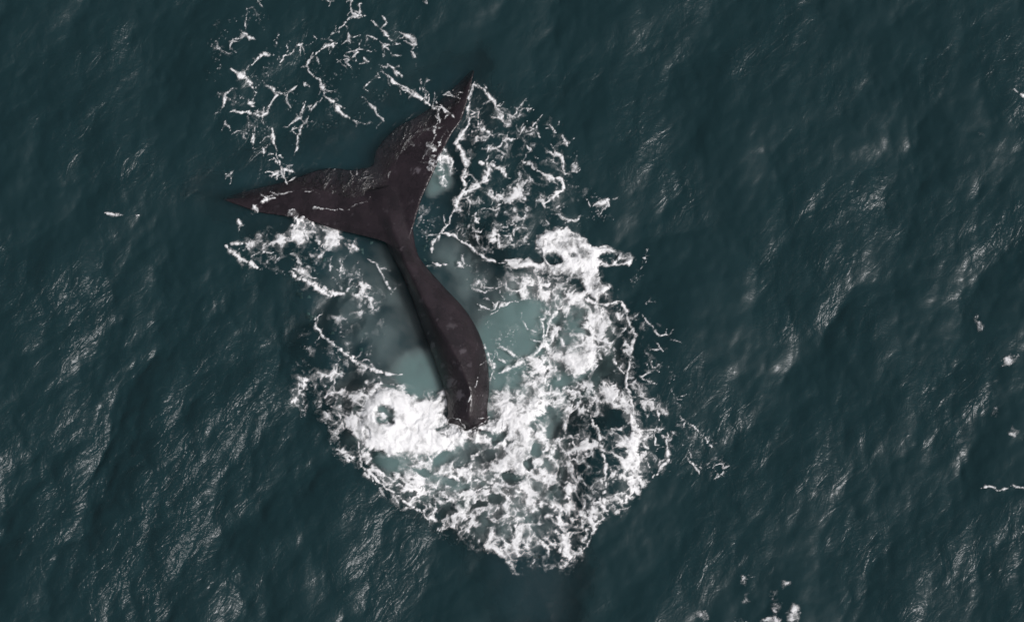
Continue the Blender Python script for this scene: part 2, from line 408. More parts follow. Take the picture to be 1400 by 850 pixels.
# left flank
S(8, 12, 1.0, [(52, 212), (100, 250), (150, 280), (205, 302)])
S(8, 15, 1.0, [(305, 312), (370, 350), (430, 385), (490, 400), (525, 378)])
S(8, 8, .9, [(310, 300), (360, 312), (400, 340)], [(400, 480), (410, 530), (440, 570)])
S(8, 9, 1.0, [(410, 530), (440, 570), (500, 612), (560, 660), (620, 695), (680, 716), (735, 722)])
S(8, 4, .85, [(600, 270), (640, 292), (665, 350), (697, 402)])
S(8, 10, .9, [(185, 25), (212, 32), (170, 65)], [(160, 60), (175, 85)], [(100, 110), (105, 135)])
S(8, 7, .8, [(395, 72), (440, 82), (510, 76)], [(485, 270), (488, 340)], [(460, 250), (450, 300)], [(520, 210), (580, 240)], [(80, 205), (150, 205)], [(180, 235), (240, 240)])
S(8, 3, .45, [(220, 25), (280, 12), (340, 8), (400, 14)], [(500, 78), (560, 68), (620, 35)])
G(8, .70, 14, [(275, 62), (330, 75), (380, 120), (470, 150), (505, 220), (480, 262), (430, 220), (380, 185), (310, 225), (275, 290), (215, 205), (240, 170), (310, 140)])
H(8, 390, 230, 30, 22, 0, .6)
G(8, .36, 14, [(130, 140), (250, 150), (560, 200), (520, 330), (400, 300), (300, 310), (150, 270)])
G(8, .40, 14, [(470, 440), (520, 360), (610, 340), (640, 470), (600, 540), (480, 520)])
G(8, .15, 14, [(420, 480), (620, 480), (700, 560), (740, 700), (560, 650), (430, 560)])
G(8, .54, 14, [(300, 740), (360, 690), (480, 680), (560, 720), (640, 780), (600, 850), (290, 850)])
G(8, .20, 14, [(360, 540), (430, 560), (560, 680), (500, 720), (380, 690)])
# thin wash running over the back and flukes
WASH = []
def WS(c, w, amp, *lines):
    for l in lines: WASH.append((P(c, l), .75 * w / CR[c][2], amp))
WS(1, 5, .50, [(230, 640), (300, 625), (380, 608), (440, 605), (475, 625)], [(700, 600), (760, 560), (790, 490), (830, 420), (880, 370), (945, 345)])
WS(1, 6, .70, [(470, 690), (520, 692), (580, 690), (640, 665), (700, 630)], [(950, 345), (1000, 335)])
WS(1, 14, .75, [(450, 690), (490, 685)])
WS(1, 5, .85, [(628, 515), (640, 555)], [(690, 545), (718, 530)], [(660, 565), (700, 560)], [(665, 520), (672, 545)], [(600, 530), (612, 548)])
WS(1, 12, .8, [(205, 650), (240, 640)], [(205, 690), (215, 665)])
WS(1, 9, .75, [(900, 480), (930, 430), (960, 370)], [(885, 490), (930, 500), (960, 540)], [(1000, 360), (970, 420)], [(990, 330), (1020, 380)])
WS(3, 6, .8, [(870, 40), (838, 80), (826, 150), (806, 215), (778, 270), (768, 320)])
WS(3, 13, .95, [(868, 42), (892, 75), (902, 112)], [(890, 120), (880, 170)])
WS(3, 7, .8, [(650, 370), (690, 330), (740, 345), (772, 385)], [(690, 300), (660, 340)], [(840, 200), (850, 260)], [(820, 340), (860, 320)])
# small whitecaps away from the whale
# fine side strands that branch off the streaks
_base = list(STREAKS)
for pts, hw, am in _base:
    for _ in range(1 + int(len(pts) * .8)):
        i = rng.randint(0, len(pts) - 1); t = rng.rand()
        x0 = pts[i][0] + (pts[i + 1][0] - pts[i][0]) * t; y0 = pts[i][1] + (pts[i + 1][1] - pts[i][1]) * t
        a0 = rng.rand() * 6.283; q = [(x0, y0)]
        for k in range(rng.randint(2, 5)):
            a0 += rng.randn() * .5; x0 += 5 * math.cos(a0); y0 += 5 * math.sin(a0); q.append((x0, y0))
        STREAKS.append((q, .9 + .7 * rng.rand(), .34 + .36 * rng.rand()))
def W_(name, w, amp, *lines):
    for l in lines: STREAKS.append((l, w, amp))
def fleck_at(x, y, rx, ry, D, f=5):
    REGIONS.append(([(x + rx * math.cos(a) * (1 + .25 * math.sin(3 * a + x)), y + ry * math.sin(a) * (1 + .25 * math.cos(2 * a + y))) for a in np.linspace(0, 6.283, 12, endpoint=False)], D * .66, f))
for a_ in ((1018, 797, 5, 9, .75), (1025, 813, 6, 7, .8), (1062, 814, 6, 9, .85), (1063, 828, 6, 10, .8), (1070, 798, 5, 6, .6), (1086, 838, 7, 9, .9), (1062, 848, 14, 6, .85), (1015, 841, 6, 5, .6), (962, 842, 9, 6, .6), (1000, 849, 9, 4, .6), (1028, 791, 4, 4, .5),
           (1347, 444, 7, 9, .5), (1379, 491, 7, 6, .5), (1366, 566, 5, 12, .45), (1388, 600, 8, 7, .5), (1341, 182, 6, 5, .4), (1072, 710, 7, 6, .35), (886, 354, 7, 4, .7)):
    fleck_at(*a_)
W_('cap', 2.0, .75, [(1345, 668), (1358, 665), (1368, 667), (1385, 664), (1402, 666)], [(1380, 126), (1390, 133), (1402, 138)], [(143, 290), (152, 292), (166, 291)], [(178, 292), (192, 291)])

WHALE_EDGE = [(305, 271), (352, 291), (422, 300), (484, 320), (524, 327), (557, 394), (586, 474), (612, 546), (614, 570), (665, 570), (668, 495), (637, 424), (590, 372), (563, 330), (576, 271), (616, 185), (647, 96), (596, 139), (543, 172), (507, 223), (464, 230), (379, 251)]

# ------------------------------------------------------------------ sea surface
TILE = 32.0; NT = 1024
def ocean():
    k1 = 2 * np.pi * np.fft.fftfreq(NT, TILE / NT)
    kx, ky = np.meshgrid(k1, k1, indexing='ij')
    k = np.hypot(kx, ky); k[0, 0] = 1e-6
    r = np.random.RandomState(21)
    th = np.arctan2(ky, kx)
    def lobe(deg, p):
        c = np.cos(th - R(deg)); return np.clip(c, 0, 1) ** p
    D = 1.0 * lobe(152, 4) + 0.55 * lobe(205, 6) + 0.12
    kp = 2 * np.pi / 4.5
    Sp = D * k ** -4.25 * np.exp(-(kp / k) ** 2 * 0.8) * np.exp(-(k * 0.02) ** 2)
    Sp[0, 0] = 0
    a = np.sqrt(Sp) * (r.randn(NT, NT) + 1j * r.randn(NT, NT))
    h = np.real(np.fft.ifft2(a)); n = h.std()
    dx = np.real(np.fft.ifft2(-1j * kx / k * a)); dy = np.real(np.fft.ifft2(-1j * ky / k * a))
    gx = np.real(np.fft.ifft2(1j * kx * a)); gy = np.real(np.fft.ifft2(1j * ky * a))
    slope = math.sqrt(gx.std() ** 2 + gy.std() ** 2)
    f = 0.178 / slope                      # rms slope
    return h * f, dx * f, dy * f
OH, ODX, ODY = ocean()

def poly_sd(px, py, poly, pad):
    """signed distance (inside positive) to a polygon, only near it"""
    p = np.array(poly, dtype=float)
    out = np.full(px.shape, -1e3)
    m = (px > p[:, 0].min() - pad) & (px < p[:, 0].max() + pad) & (py > p[:, 1].min() - pad) & (py < p[:, 1].max() + pad)
    x = px[m]; y = py[m]
    if x.size == 0: return out
    d = np.full(x.shape, 1e9); ins = np.zeros(x.shape, dtype=bool)
    q = np.roll(p, -1, 0)
    for (ax, ay), (bx, by) in zip(p, q):
        ex, ey = bx - ax, by - ay; L = ex * ex + ey * ey + 1e-9
        t = np.clip(((x - ax) * ex + (y - ay) * ey) / L, 0, 1)
        d = np.minimum(d, np.hypot(x - ax - t * ex, y - ay - t * ey))
        c = (ay > y) != (by > y)
        with np.errstate(divide='ignore', invalid='ignore'):
            ins ^= c & (x < ex * (y - ay) / (ey if ey else 1e-9) + ax)
    out[m] = np.where(ins, d, -d)
    return out

def sea_at(x, y):
    """displaced surface point of the sea above the plan point (x, y)"""
    u = (x / TILE) * NT; v = (y / TILE) * NT
    h = bilin(OH, u, v); dx = bilin(ODX, u, v); dy = bilin(ODY, u, v)
    px, py = plan(x, y)
    sd = poly_sd(px, py, WHALE_EDGE, 140)
    calm = 1 - 0.82 * sstep(-110, -10, sd)       # the whale's slick
    calm = calm * (1 - .7 * np.exp(-(((px - 735) / 110) ** 2 + ((py - 815) / 80) ** 2)))
    far = np.clip(1 - (np.hypot(x, y) - 100) / 300, 0, 1)
    rough = 0.74 + 0.50 * np.exp(-(((px - 200) / 320) ** 2 + ((py - 620) / 330) ** 2)) + 0.2 * np.exp(-(((px - 1300) / 200) ** 2 + ((py - 500) / 400) ** 2))
    k = calm * far * rough
    X = x + 1.0 * dx * k; Y = y + 1.0 * dy * k
    # bow of lifted water at the lower right of the white water
    lift = 0.0
    return X, Y, h * k + lift

def axis(lo, hi, step, far):
    a = [np.arange(lo, hi + step * .5, step)]
    d = step; x = hi; up = []
    while x < far: d *= 1.18; x += d; up.append(x)
    d = step; x = lo; dn = []
    while x > -far: d *= 1.18; x -= d; dn.append(x)
    return np.concatenate([np.array(dn[::-1]), a[0], np.array(up)])
ax_ = axis(-12.0, 12.0, 0.034, 2500.0)
ay_ = axis(-7.6, 7.8, 0.034, 2500.0)
GX, GY = np.meshgrid(ax_, ay_, indexing='ij')
X, Y, Z = sea_at(GX, GY)
nx, ny = GX.shape
V = np.stack([X, Y, Z], -1).reshape(-1, 3)
F = grid_faces(nx, ny)
# gusts: patches of wind ripple between smoother water
PXs, PYs = plan(GX, GY)
g = fbm(PXs / 150.0 + 3, PYs / 150.0 + 9, 3, 5)
gustv = 0.10 + 0.62 * sstep(-0.2, 0.5, g)
for gx_, gy_, grx, gry, am in ((110, 90, 130, 70, .5), (120, 640, 190, 170, .7), (260, 780, 200, 90, .6), (340, 540, 90, 90, .8), (80, 400, 120, 70, .4), (1280, 300, 140, 90, .35), (1110, 620, 90, 80, .4), (1300, 760, 120, 90, .5), (900, 90, 120, 90, .3)):
    gustv = gustv + am * np.exp(-(((PXs - gx_) / grx) ** 2 + ((PYs - gy_) / gry) ** 2))
gustv *= .88
for gx_, gy_, grx, gry in ((470, 245, 60, 22), (555, 180, 40, 40), (620, 135, 30, 30)):
    gustv = gustv + .9 * np.exp(-(((PXs - gx_) / grx) ** 2 + ((PYs - gy_) / gry) ** 2))
gustv *= 1 - .9 * np.exp(-(((PXs - 735) / 85) ** 2 + ((PYs - 815) / 60) ** 2))
# clear water near the whale and its bubbles, turbid open water elsewhere
CLEAR = [(265, 255), (365, 205), (450, 185), (495, 160), (575, 105), (656, 74), (672, 150), (640, 210), (640, 300), (700, 360), (770, 380), (860, 440), (850, 540), (800, 600), (800, 700), (800, 800), (790, 870), (690, 870), (640, 740), (530, 670), (470, 600), (430, 520), (400, 430), (420, 350), (350, 310)]
sdc = poly_sd(PXs, PYs, CLEAR, 120)
clearv = sstep(-30, 36, sdc + 26 * fbm(PXs / 40, PYs / 40, 3, 61)) * (1 - .08 * sstep(700, 800, PYs))
me = mesh_from('sea', V, F, m_sea)
attr(me, 'gust', gustv); attr(me, 'clear', clearv)
sea = link('sea', me, kind='structure', label='dark teal open sea ruffled by small wind waves')

def slab(x0, x1, y0, y1, step, top_at, bottom):
    """closed block of water: top follows top_at"""
    xs = np.arange(x0, x1, step); ys = np.arange(y0, y1, step)
    A, B = np.meshgrid(xs, ys, indexing='ij')
    tx_, ty_, tz_ = top_at(A, B)
    n0, n1 = A.shape
    q = grid_faces(n0, n1); nb = n0 * n1
    vt = np.stack([tx_, ty_, tz_], -1).reshape(-1, 3); vb = vt.copy(); vb[:, 2] = bottom
    e = np.concatenate([q[:, [0, 1]], q[:, [1, 2]], q[:, [2, 3]], q[:, [3, 0]]])
    rim = e[~np.isin(e[:, 0] * nb + e[:, 1], e[:, 1] * nb + e[:, 0])]
    return compact(np.concatenate([vt, vb]), np.concatenate([q, q[:, ::-1] + nb, np.stack([rim[:, 1], rim[:, 0], rim[:, 0] + nb, rim[:, 1] + nb], -1)]))
def under(x, y):
    a_, b_, c_ = sea_at(x, y); return a_, b_, c_ - 0.012
v, f = slab(-10.0, 7.0, -11.0, 10.0, 0.1, under, -8.0)
link('sea_water', mesh_from('sea_water', v, f, m_deep), kind='structure', label='clear green blue water under the surface around the whale')
print('sea', len(V), time.time() - T0)

# ------------------------------------------------------------------ whale
def loft(rings):
    rings = np.array(rings); n, k, _ = rings.shape
    v = rings.reshape(-1, 3)
    i = np.arange(n - 1)[:, None] * k; j = np.arange(k)[None, :]
    f = np.stack([i + j, i + (j + 1) % k, i + k + (j + 1) % k, i + k + j], -1).reshape(-1, 4)
    v = np.concatenate([v, rings[0].mean(0)[None], rings[-1].mean(0)[None]])
    a, b = n * k, n * k + 1
    jj = np.arange(0, k, 2)
    tris = np.concatenate([np.stack([np.full(k // 2, a), (jj + 2) % k, jj + 1, jj], -1), np.stack([np.full(k // 2, b), (n - 1) * k + jj, (n - 1) * k + jj + 1, (n - 1) * k + (jj + 2) % k], -1)])
    return v, f, tris

def cat_rows(rows, m):
    """Catmull-Rom resampling of station rows"""
    rows = np.array(rows, dtype=float); n = len(rows)
    t = np.linspace(0, n - 1, m); i = np.clip(t.astype(int), 0, n - 2); f = (t - i)[:, None]
    p0 = rows[np.clip(i - 1, 0, n - 1)]; p1 = rows[i]; p2 = rows[i + 1]; p3 = rows[np.clip(i + 2, 0, n - 1)]
    return 0.5 * (2 * p1 + (p2 - p0) * f + (2 * p0 - 5 * p1 + 4 * p2 - p3) * f ** 2 + (3 * p1 - p0 - 3 * p2 + p3) * f ** 3)

# tail stock and body: left edge, ridge, right edge (plan), heights of edges, ridge, keel
ST = [  # Lx  Ly   Cx   Cy   Rx   Ry   zl     zc     zr    zk
    (500, 262, 520, 258, 545, 250, 0.02, 0.06, 0.02, -0.06),
    (508, 292, 527, 284, 560, 276, 0.02, 0.16, 0.02, -0.12),
    (524, 327, 537, 312, 565, 312, 0.03, 0.28, 0.04, -0.22),
    (540, 358, 551, 350, 573, 350, 0.04, 0.38, 0.06, -0.30),
    (557, 394, 570, 391, 604, 388, 0.05, 0.47, 0.08, -0.40),
    (572, 434, 590, 430, 637, 424, 0.06, 0.55, 0.08, -0.55),
    (587, 475, 611, 466, 658, 462, 0.05, 0.60, 0.05, -0.75),
    (600, 512, 631, 502, 667, 498, 0.00, 0.60, 0.00, -1.0),
    (610, 545, 643, 538, 669, 532, 0.05, 0.55, 0.05, -1.35),
    (611, 574, 641, 572, 667, 566, 0.03, 0.36, 0.03, -1.8),
    (606, 598, 646, 598, 682, 592, -0.60, -0.08, -0.55, -2.4),
    (596, 670, 672, 655, 740, 650, -1.5, -0.45, -1.45, -3.2),
    (600, 760, 705, 740, 800, 720, -1.6, -0.75, -1.6, -3.9),
    (640, 880, 755, 850, 860, 820, -1.6, -0.85, -1.6, -4.4),
    (690, 1010, 805, 980, 910, 950, -3.0, -1.7, -3.0, -4.8),
    (745, 1120, 850, 1095, 945, 1070, -3.5, -2.3, -3.5, -5.0),
    (800, 1200, 880, 1180, 960, 1160, -4.0, -3.0, -4.0, -5.0),
    (850, 1250, 905, 1235, 950, 1220, -4.4, -3.8, -4.4, -4.9)]
st = cat_rows(ST, 110)
rings = []
for r_ in st:
    l = spot(r_[0], r_[1], r_[6]); c = spot(r_[2], r_[3], r_[7]); rr = spot(r_[4], r_[5], r_[8])
    mid = (l + rr) / 2; kz = r_[9]
    kb = np.array([mid[0], mid[1], kz])
    ring = []
    def arc(a, b, n, bulge):     # from a (edge) to b (ridge): quarter curve, sharpened at the ridge
        for i in range(n):
            t = i / n
            w = (math.sin(t * math.pi / 2), 1 - math.cos(t * math.pi / 2))
            s_h = (1 - bulge) * t + bulge * w[1]; s_v = (1 - bulge) * t + bulge * w[0]
            ring.append(np.array([a[0] + (b[0] - a[0]) * s_h, a[1] + (b[1] - a[1]) * s_h, a[2] + (b[2] - a[2]) * s_v]))
    def arc2(a, b, n, bulge):
        for i in range(n):
            t = i / n
            s_h = (1 - bulge) * t + bulge * math.sin(t * math.pi / 2); s_v = (1 - bulge) * t + bulge * (1 - math.cos(t * math.pi / 2))
            ring.append(np.array([a[0] + (b[0] - a[0]) * s_h, a[1] + (b[1] - a[1]) * s_h, a[2] + (b[2] - a[2]) * s_v]))
    arc(l, c, 12, 0.38); arc2(c, rr, 12, 0.48); arc(rr, kb, 12, 0.9); arc2(kb, l, 12, 0.9)
    rings.append(ring)
wv, wf, wt = [], [], []
def add_part(v, f, t):
    o = sum(len(a) for a in wv)
    q = np.concatenate([f, t])
    A, B, C_, D_ = (v[q[:, i]] - v.mean(0) for i in range(4))
    vol = (np.cross(A, B) * C_).sum() + (np.cross(A, C_) * D_).sum()
    if vol < 0: q = q[:, ::-1]
    wv.append(v); wf.append(q + o)
add_part(*loft(rings))

# flukes: spanwise stations from the stock to the tip
# lead edge, trail edge (plan), chord fraction of the waterline (from the leading edge), rise of the leading edge, thickness
FL_L = [(556, 346, 540, 215, .62, .20, .30), (527, 331, 513, 226, .60, .20, .28), (500, 323, 490, 233, .60, .16, .24), (458, 313, 464, 230, .55, .13, .20), (425, 302, 438, 231, .62, .11, .17), (389, 295, 412, 240, .72, .10, .13), (355, 290, 380, 250, .60, .07, .10), (328, 281, 345, 258, .5, .05, .08), (304, 273, 306, 269, .5, .02, .07)]
FL_R = [(543, 345, 480, 232, .62, .20, .30), (556, 335, 508, 226, .60, .20, .28), (568, 300, 513, 207, .62, .18, .24), (577, 270, 524, 191, .60, .14, .21), (590, 242, 543, 173, .56, .11, .17), (603, 212, 570, 159, .60, .08, .14), (617, 184, 597, 140, .45, .04, .10), (634, 156, 622, 117, .45, .03, .08), (649, 97, 646, 94, .5, .01, .07)]
for FL, sgn in ((FL_L, 1), (FL_R, -1)):
    rows = cat_rows(FL, 70)
    rings = []
    for lx, ly, tx, ty, sw, rise, th in rows:
        ring = []
        K = 26
        up_, lo_ = [], []
        for i in range(K + 1):
            s = 0.5 - 0.5 * math.cos(math.pi * i / K)
            zz = rise * (1 - s / max(sw, .05)) if s < sw else -0.20 * (s - sw)
            zz = max(zz, -0.16)
            prof = th * (1.6 * math.sqrt(max(s, 0)) * (1 - s) ** 0.8 * 0.9 + 0.02)
            prof = max(prof, 0.02)
            p = spot(lx + (tx - lx) * s, ly + (ty - ly) * s, zz)
            up_.append(p); lo_.append(p - np.array([0, 0, prof + 0.05]))
        ring = up_ + lo_[::-1]
        if sgn < 0: ring = ring[::-1]
        rings.append(ring)
    add_part(*loft(rings))

# flippers, under water
for sx_, base in ((-1, (735, 985, -3.4)), (1, (930, 930, -3.4))):
    b = spot(base[0], base[1], base[2])
    rings = []
    for i in range(14):
        t = i / 13
        c = b + np.array([sx_ * 2.0 * t, 0.5 * t - 0.6 * t * t, -0.35 * t])
        w = 0.55 * (1 - 0.75 * (2 * abs(t - .45)) ** 2) * (1 if t < .95 else .6); hh = 0.16 * (1 - .7 * t)
        rings.append([c + np.array([0, w * math.cos(a), hh * math.sin(a)]) for a in np.linspace(0, 2 * math.pi, 16, endpoint=False)])
    add_part(*loft(rings))

raw = mesh_from('whale_raw', np.concatenate(wv), np.concatenate(wf), m_skin)
raw.validate()
tmp = bpy.data.objects.new('whale_raw', raw); scene.collection.objects.link(tmp)
rm = tmp.modifiers.new('remesh', 'REMESH'); rm.mode = 'VOXEL'; rm.voxel_size = 0.03; rm.use_smooth_shade = True
sm = tmp.modifiers.new('smooth', 'SMOOTH'); sm.factor = 0.5; sm.iterations = 6
dg = bpy.context.evaluated_depsgraph_get()
ev = tmp.evaluated_get(dg)
me = bpy.data.meshes.new_from_object(ev)
me.name = 'whale'
bpy.data.objects.remove(tmp); bpy.data.meshes.remove(raw)
if not me.materials: me.materials.append(m_skin)
# keep the one connected body
import bmesh
bm = bmesh.new(); bm.from_mesh(me)
seen = set(); comps = []
for v0 in bm.verts:
    if v0.index in seen: continue
    stack = [v0]; seen.add(v0.index); comp = [v0]
    while stack:
        for e in stack.pop().link_edges:
            for w_ in e.verts:
                if w_.index not in seen: seen.add(w_.index); stack.append(w_); comp.append(w_)
    comps.append(comp)
comps.sort(key=len)
print('whale pieces', [len(c) for c in comps][-6:])
bmesh.ops.delete(bm, geom=[v for c in comps[:-1] for v in c], context='VERTS')
bm.to_mesh(me); bm.free()
co = np.empty(len(me.vertices) * 3, dtype=np.float32); me.vertices.foreach_get('co', co); co = co.reshape(-1, 3).astype(float)
scar = np.zeros(len(co))
wob2 = fbm(co[:, 0] * 30, co[:, 1] * 30 + co[:, 2] * 20, 3, 43)
wob = fbm(co[:, 0] * 9, co[:, 1] * 9, 3, 41)
for px, py, z, rad, am in ((618, 521, .35, .09, .5), (627, 541, .3, .10, .55), (592, 470, .3, .055, .35), (632, 482, .4, .06, .35), (616, 447, .4, .07, .25), (575, 412, .4, .04, .25), (577, 430, .3, .04, .3), (605, 500, .2, .04, .3), (610, 515, .2, .04, .3), (571, 232, .12, .07, .55), (660, 470, .15, .05, .2), (622, 495, .5, .04, .25), (640, 500, .4, .05, .2), (586, 455, .2, .03, .3), (597, 487, .2, .035, .3)):
    q = spot(px, py, z)
    d = np.hypot(co[:, 0] - q[0], (co[:, 1] - q[1]) * 1.3) / rad
    scar = np.maximum(scar, .8 * am * sstep(1.2, .4, d + wob * 2.2 + .9 * wob2))
fleck = fbm(co[:, 0] * 6 + 9, co[:, 1] * 6 + co[:, 2] * 6, 3, 77)
scar = np.maximum(scar, 0.20 * sstep(0.30, 0.55, fleck + .35 * wob2) * sstep(-.1, .3, wob))
attr(me, 'scar', scar)
whale = link('whale', me, label='dark purplish whale diving, tail stock and spread flukes at the surface', category='whale')
print('whale', len(co), time.time() - T0)

# ------------------------------------------------------------------ foam
FS = 0.0165
fx = np.arange(-10.9, 10.9, FS); fy = np.arange(-6.75, 6.85, FS)
QX, QY = np.meshgrid(fx, fy, indexing='ij')
fnx, fny = QX.shape
px, py = plan(QX, QY)
w1x = fbm(px / 55, py / 55, 3, 101); w1y = fbm(px / 55, py / 55, 3, 131)
w2x = fbm(px / 13, py / 13, 3, 151); w2y = fbm(px / 13, py / 13, 3, 171)
sx = px + 3.0 * w1x + 4.0 * w2x; sy = py + 3.0 * w1y + 4.0 * w2y
dens = np.zeros(px.shape); strk = np.zeros(px.shape)
wide = fbm(px / 20 + 3, py / 20, 2, 197)
for poly, D, f in REGIONS:
    wk = 14 if D < .45 else 6
    sd = poly_sd(sx + wk * w1x, sy + wk * w1y, poly, 3 * f)
    dens = np.maximum(dens, D * sstep(-f, f * .8, sd))
for hx, hy, rx, ry, ang, dep in HOLES:
    m = (abs(sx - hx) < 3 * max(rx, ry)) & (abs(sy - hy) < 3 * max(rx, ry))
    c, s = math.cos(R(ang)), math.sin(R(ang))
    ex = sx[m] - hx; ey = sy[m] - hy
    d = np.hypot((ex * c + ey * s) / rx, (-ex * s + ey * c) / ry)
    dens[m] *= 1 - dep * sstep(1.25, .6, d + .35 * w2x[m])
wn_ = fbm(px / 9, py / 9, 3, 191)
def lay(streaks, strk):
  for pts, hw, am in streaks:
    p = np.array(pts); pad = hw * 3 + 8
    m = (sx > p[:, 0].min() - pad) & (sx < p[:, 0].max() + pad) & (sy > p[:, 1].min() - pad) & (sy < p[:, 1].max() + pad)
    x = sx[m]; y = sy[m]
    if not x.size: continue
    d = np.full(x.shape, 1e9); arc_ = np.zeros(x.shape); run = 0.0; m2 = slice(None)
    for (x0, y0), (x1, y1) in zip(p[:-1], p[1:]):
        ex, ey = x1 - x0, y1 - y0; L_ = math.hypot(ex, ey)
        t = np.clip(((x - x0) * ex + (y - y0) * ey) / (ex * ex + ey * ey + 1e-9), 0, 1)
        dd = np.hypot(x - x0 - t * ex, y - y0 - t * ey)
        arc_ = np.where(dd < d, run + t * L_, arc_); d = np.minimum(d, dd); run += L_
    tap = np.clip(np.minimum(arc_, run - arc_) / min(.3 * run + 1e-6, 4 * hw), .35, 1)
    v = am * np.exp(-(d / (0.68 * hw * ((1.0 + 0.9 * wn_[m]) * tap[m2] * (1.0 + 0.9 * wide[m])).clip(.22, 2.2))) ** 1.4)
    strk[m] = np.maximum(strk[m], v)
  return strk
lay(STREAKS, strk)
wash = lay(WASH, np.zeros(px.shape))

# filament network: walls of warped bubble rafts at four sizes; thicker walls where the foam is denser
cxw = px + 10 * w1x + 6.5 * w2x; cyw = py + 10 * w1y + 6.5 * w2y
churn = fbm(cxw / 16, cyw / 16, 5, 211, .6)
patch = fbm(px / 40 + 7, py / 40, 3, 231)
fine = fbm(px / 3.2, py / 3.2, 2, 271)
edge = sstep(.02, .12, dens)
def ranked(a):
    q_ = np.sort(a.ravel()[::37]); return np.searchsorted(q_, a.ravel()).reshape(a.shape) / len(q_)
fine2 = fbm(cxw / 6.0, cyw / 6.0, 4, 281, .65)
def web(ax, ay, scale, seed, w):
    f1, f2 = worley(ax / scale, ay / scale, seed)
    e_ = np.clip(f2 - f1 + 0.05 * fine, 0, None)
    return np.exp(-(e_ / w) ** 1.2)
c30, s30 = math.cos(.6), math.sin(.6)
rxw = c30 * (cxw + 5 * fine2) - s30 * (cyw + 4 * w2x); ryw = s30 * (cxw + 5 * fine2) + c30 * (cyw + 4 * w2x)
def layer(field, lo, hi, k):
    return sstep(lo, hi, ranked(field) - (1 - np.clip(dens * k, 0, 1)))
def ridge(ax, ay, scale, seed, w):
    n_ = perlin(ax / scale, ay / scale, seed) + .35 * perlin(ax / scale * 2.1 + 9, ay / scale * 2.1, seed + 1)
    return np.exp(-(abs(n_) / w) ** 1.2)
LA = layer(.55 * web(rxw, ryw, 26, 3, .18) + .55 * ridge(cxw, cyw, 30, 401, .16) + .55 * churn + .75 * patch + .18 * fine2, -.04, .20, .72)
LB = layer(.55 * web(ryw, -rxw, 13, 5, .24) + .60 * ridge(rxw, ryw, 15, 411, .20) + .35 * churn + .75 * patch + .20 * fine2, -.04, .16, .60)
LC = layer(.45 * web(rxw + 40, ryw - 9, 7.5, 8, .30) + .55 * ridge(ryw, rxw, 8, 421, .25) + .8 * patch + .2 * fine2 + .3 * churn, -.03, .12, .50)
tt = ranked(.6 * web(rxw, ryw, 26, 3, .2) + churn * .8 + patch * .5 + fine2 * .6)
# soft froth: rounded dark cells whose walls fade inwards, sharper where the foam is thin
gxw = px + 7 * w1x + 3.0 * w2x + 1.2 * fine2; gyw = py + 7 * w1y + 3.0 * w2y - 1.2 * fine2
De = np.clip(dens + edge * (.38 * patch + .30 * churn) * (1 - .6 * sstep(.75, 1, dens)), 0, 1)
def froth(scale, seed, ang):
    c_, s_ = math.cos(ang), math.sin(ang)
    f1, f2 = worley((c_ * gxw - s_ * gyw) / scale, (s_ * gxw + c_ * gyw) / scale, seed)
    return np.clip(1 - (f2 - f1) / (f2 + f1 + 1e-6), 0, 1)
pw = 10.0 - 7.6 * sstep(.1, .98, De)
v1 = froth(33, 61, .3) ** pw; v2 = froth(18, 67, 1.1) ** pw; v3 = froth(10, 71, 2.0) ** (pw * .8)
soft = (1 - (1 - .62 * v1) * (1 - .58 * v2) * (1 - .42 * v3)) * sstep(.08, .55, De)
hard = 1 - (1 - .70 * LA) * (1 - .55 * LB) * (1 - .40 * LC)
reg = np.clip(.78 * soft + .52 * hard * (.35 + .65 * soft + .35 * np.clip(fine2 + .2, 0, 1)), 0, 1) * edge
gap = sstep(-.22, .16, tt - (1 - dens) + .10 * fine2)
reg = (.08 + .92 * gap) * (.45 * reg + .60 * sstep(.25, .85, reg))
f1, f2 = worley(px / 5.5, py / 5.5, 33)
reg = np.maximum(reg, .6 * sstep(.20 + .12 * fine2, .05, f1) * edge * sstep(.35, .7, patch + .8 * churn + .25))
st_c = sstep(0.20, 1.0, strk * (1 + 1.0 * wn_ + .8 * fine + 1.6 * fine2))
halo = .6 * sstep(.5, .85, tt) * sstep(.005, .5, strk)
cover = np.maximum(np.maximum(reg, halo) * (0.90 + 0.25 * np.clip(fine + fine2, -1, .6)), st_c * (0.93 + .15 * fine))
veil = (.30 * sstep(.5, .95, dens) + .62 * sstep(.84, .97, dens)) * np.clip(.75 + 1.1 * churn + .5 * patch, 0, 1)
cover = np.clip(1 - (1 - cover) * (1 - veil), 0, 1)
cover = np.maximum(cover, .97 * sstep(.90, .985, dens) * np.clip(.9 + .5 * churn, 0, 1))
# height of the foam: mounds where it is thick
mound = sstep(.5, 1, dens)
X, Y, Z = sea_at(QX, QY)
base_m = .16 * np.exp(-(((px - 640) / 44) ** 2 + ((py - 592) / 12) ** 2))
ridg = 1 - abs(fbm(cxw / 20, cyw / 20, 4, 251)) * 2
splash = 0.16 * np.exp(-(((px - 596) / 16) ** 2 + ((py - 222) / 24) ** 2)) + 0.16 * np.exp(-(((px - 400) / 22) ** 2 + ((py - 300) / 12) ** 2)) + .12 * np.exp(-(((px - 352) / 14) ** 2 + ((py - 280) / 12) ** 2))
Zf = Z + 0.010 + 0.012 * cover + mound * (0.04 + 0.03 * np.clip(ridg, 0, 1)) + (splash + base_m) * (.7 + churn)
from mathutils.bvhtree import BVHTree
wme = whale.data
tree = BVHTree.FromPolygons([v.co for v in wme.vertices], [p.vertices for p in wme.polygons])
wc = sstep(.25, .85, wash * (1 + .9 * wn_ + .8 * fine + .6 * churn))
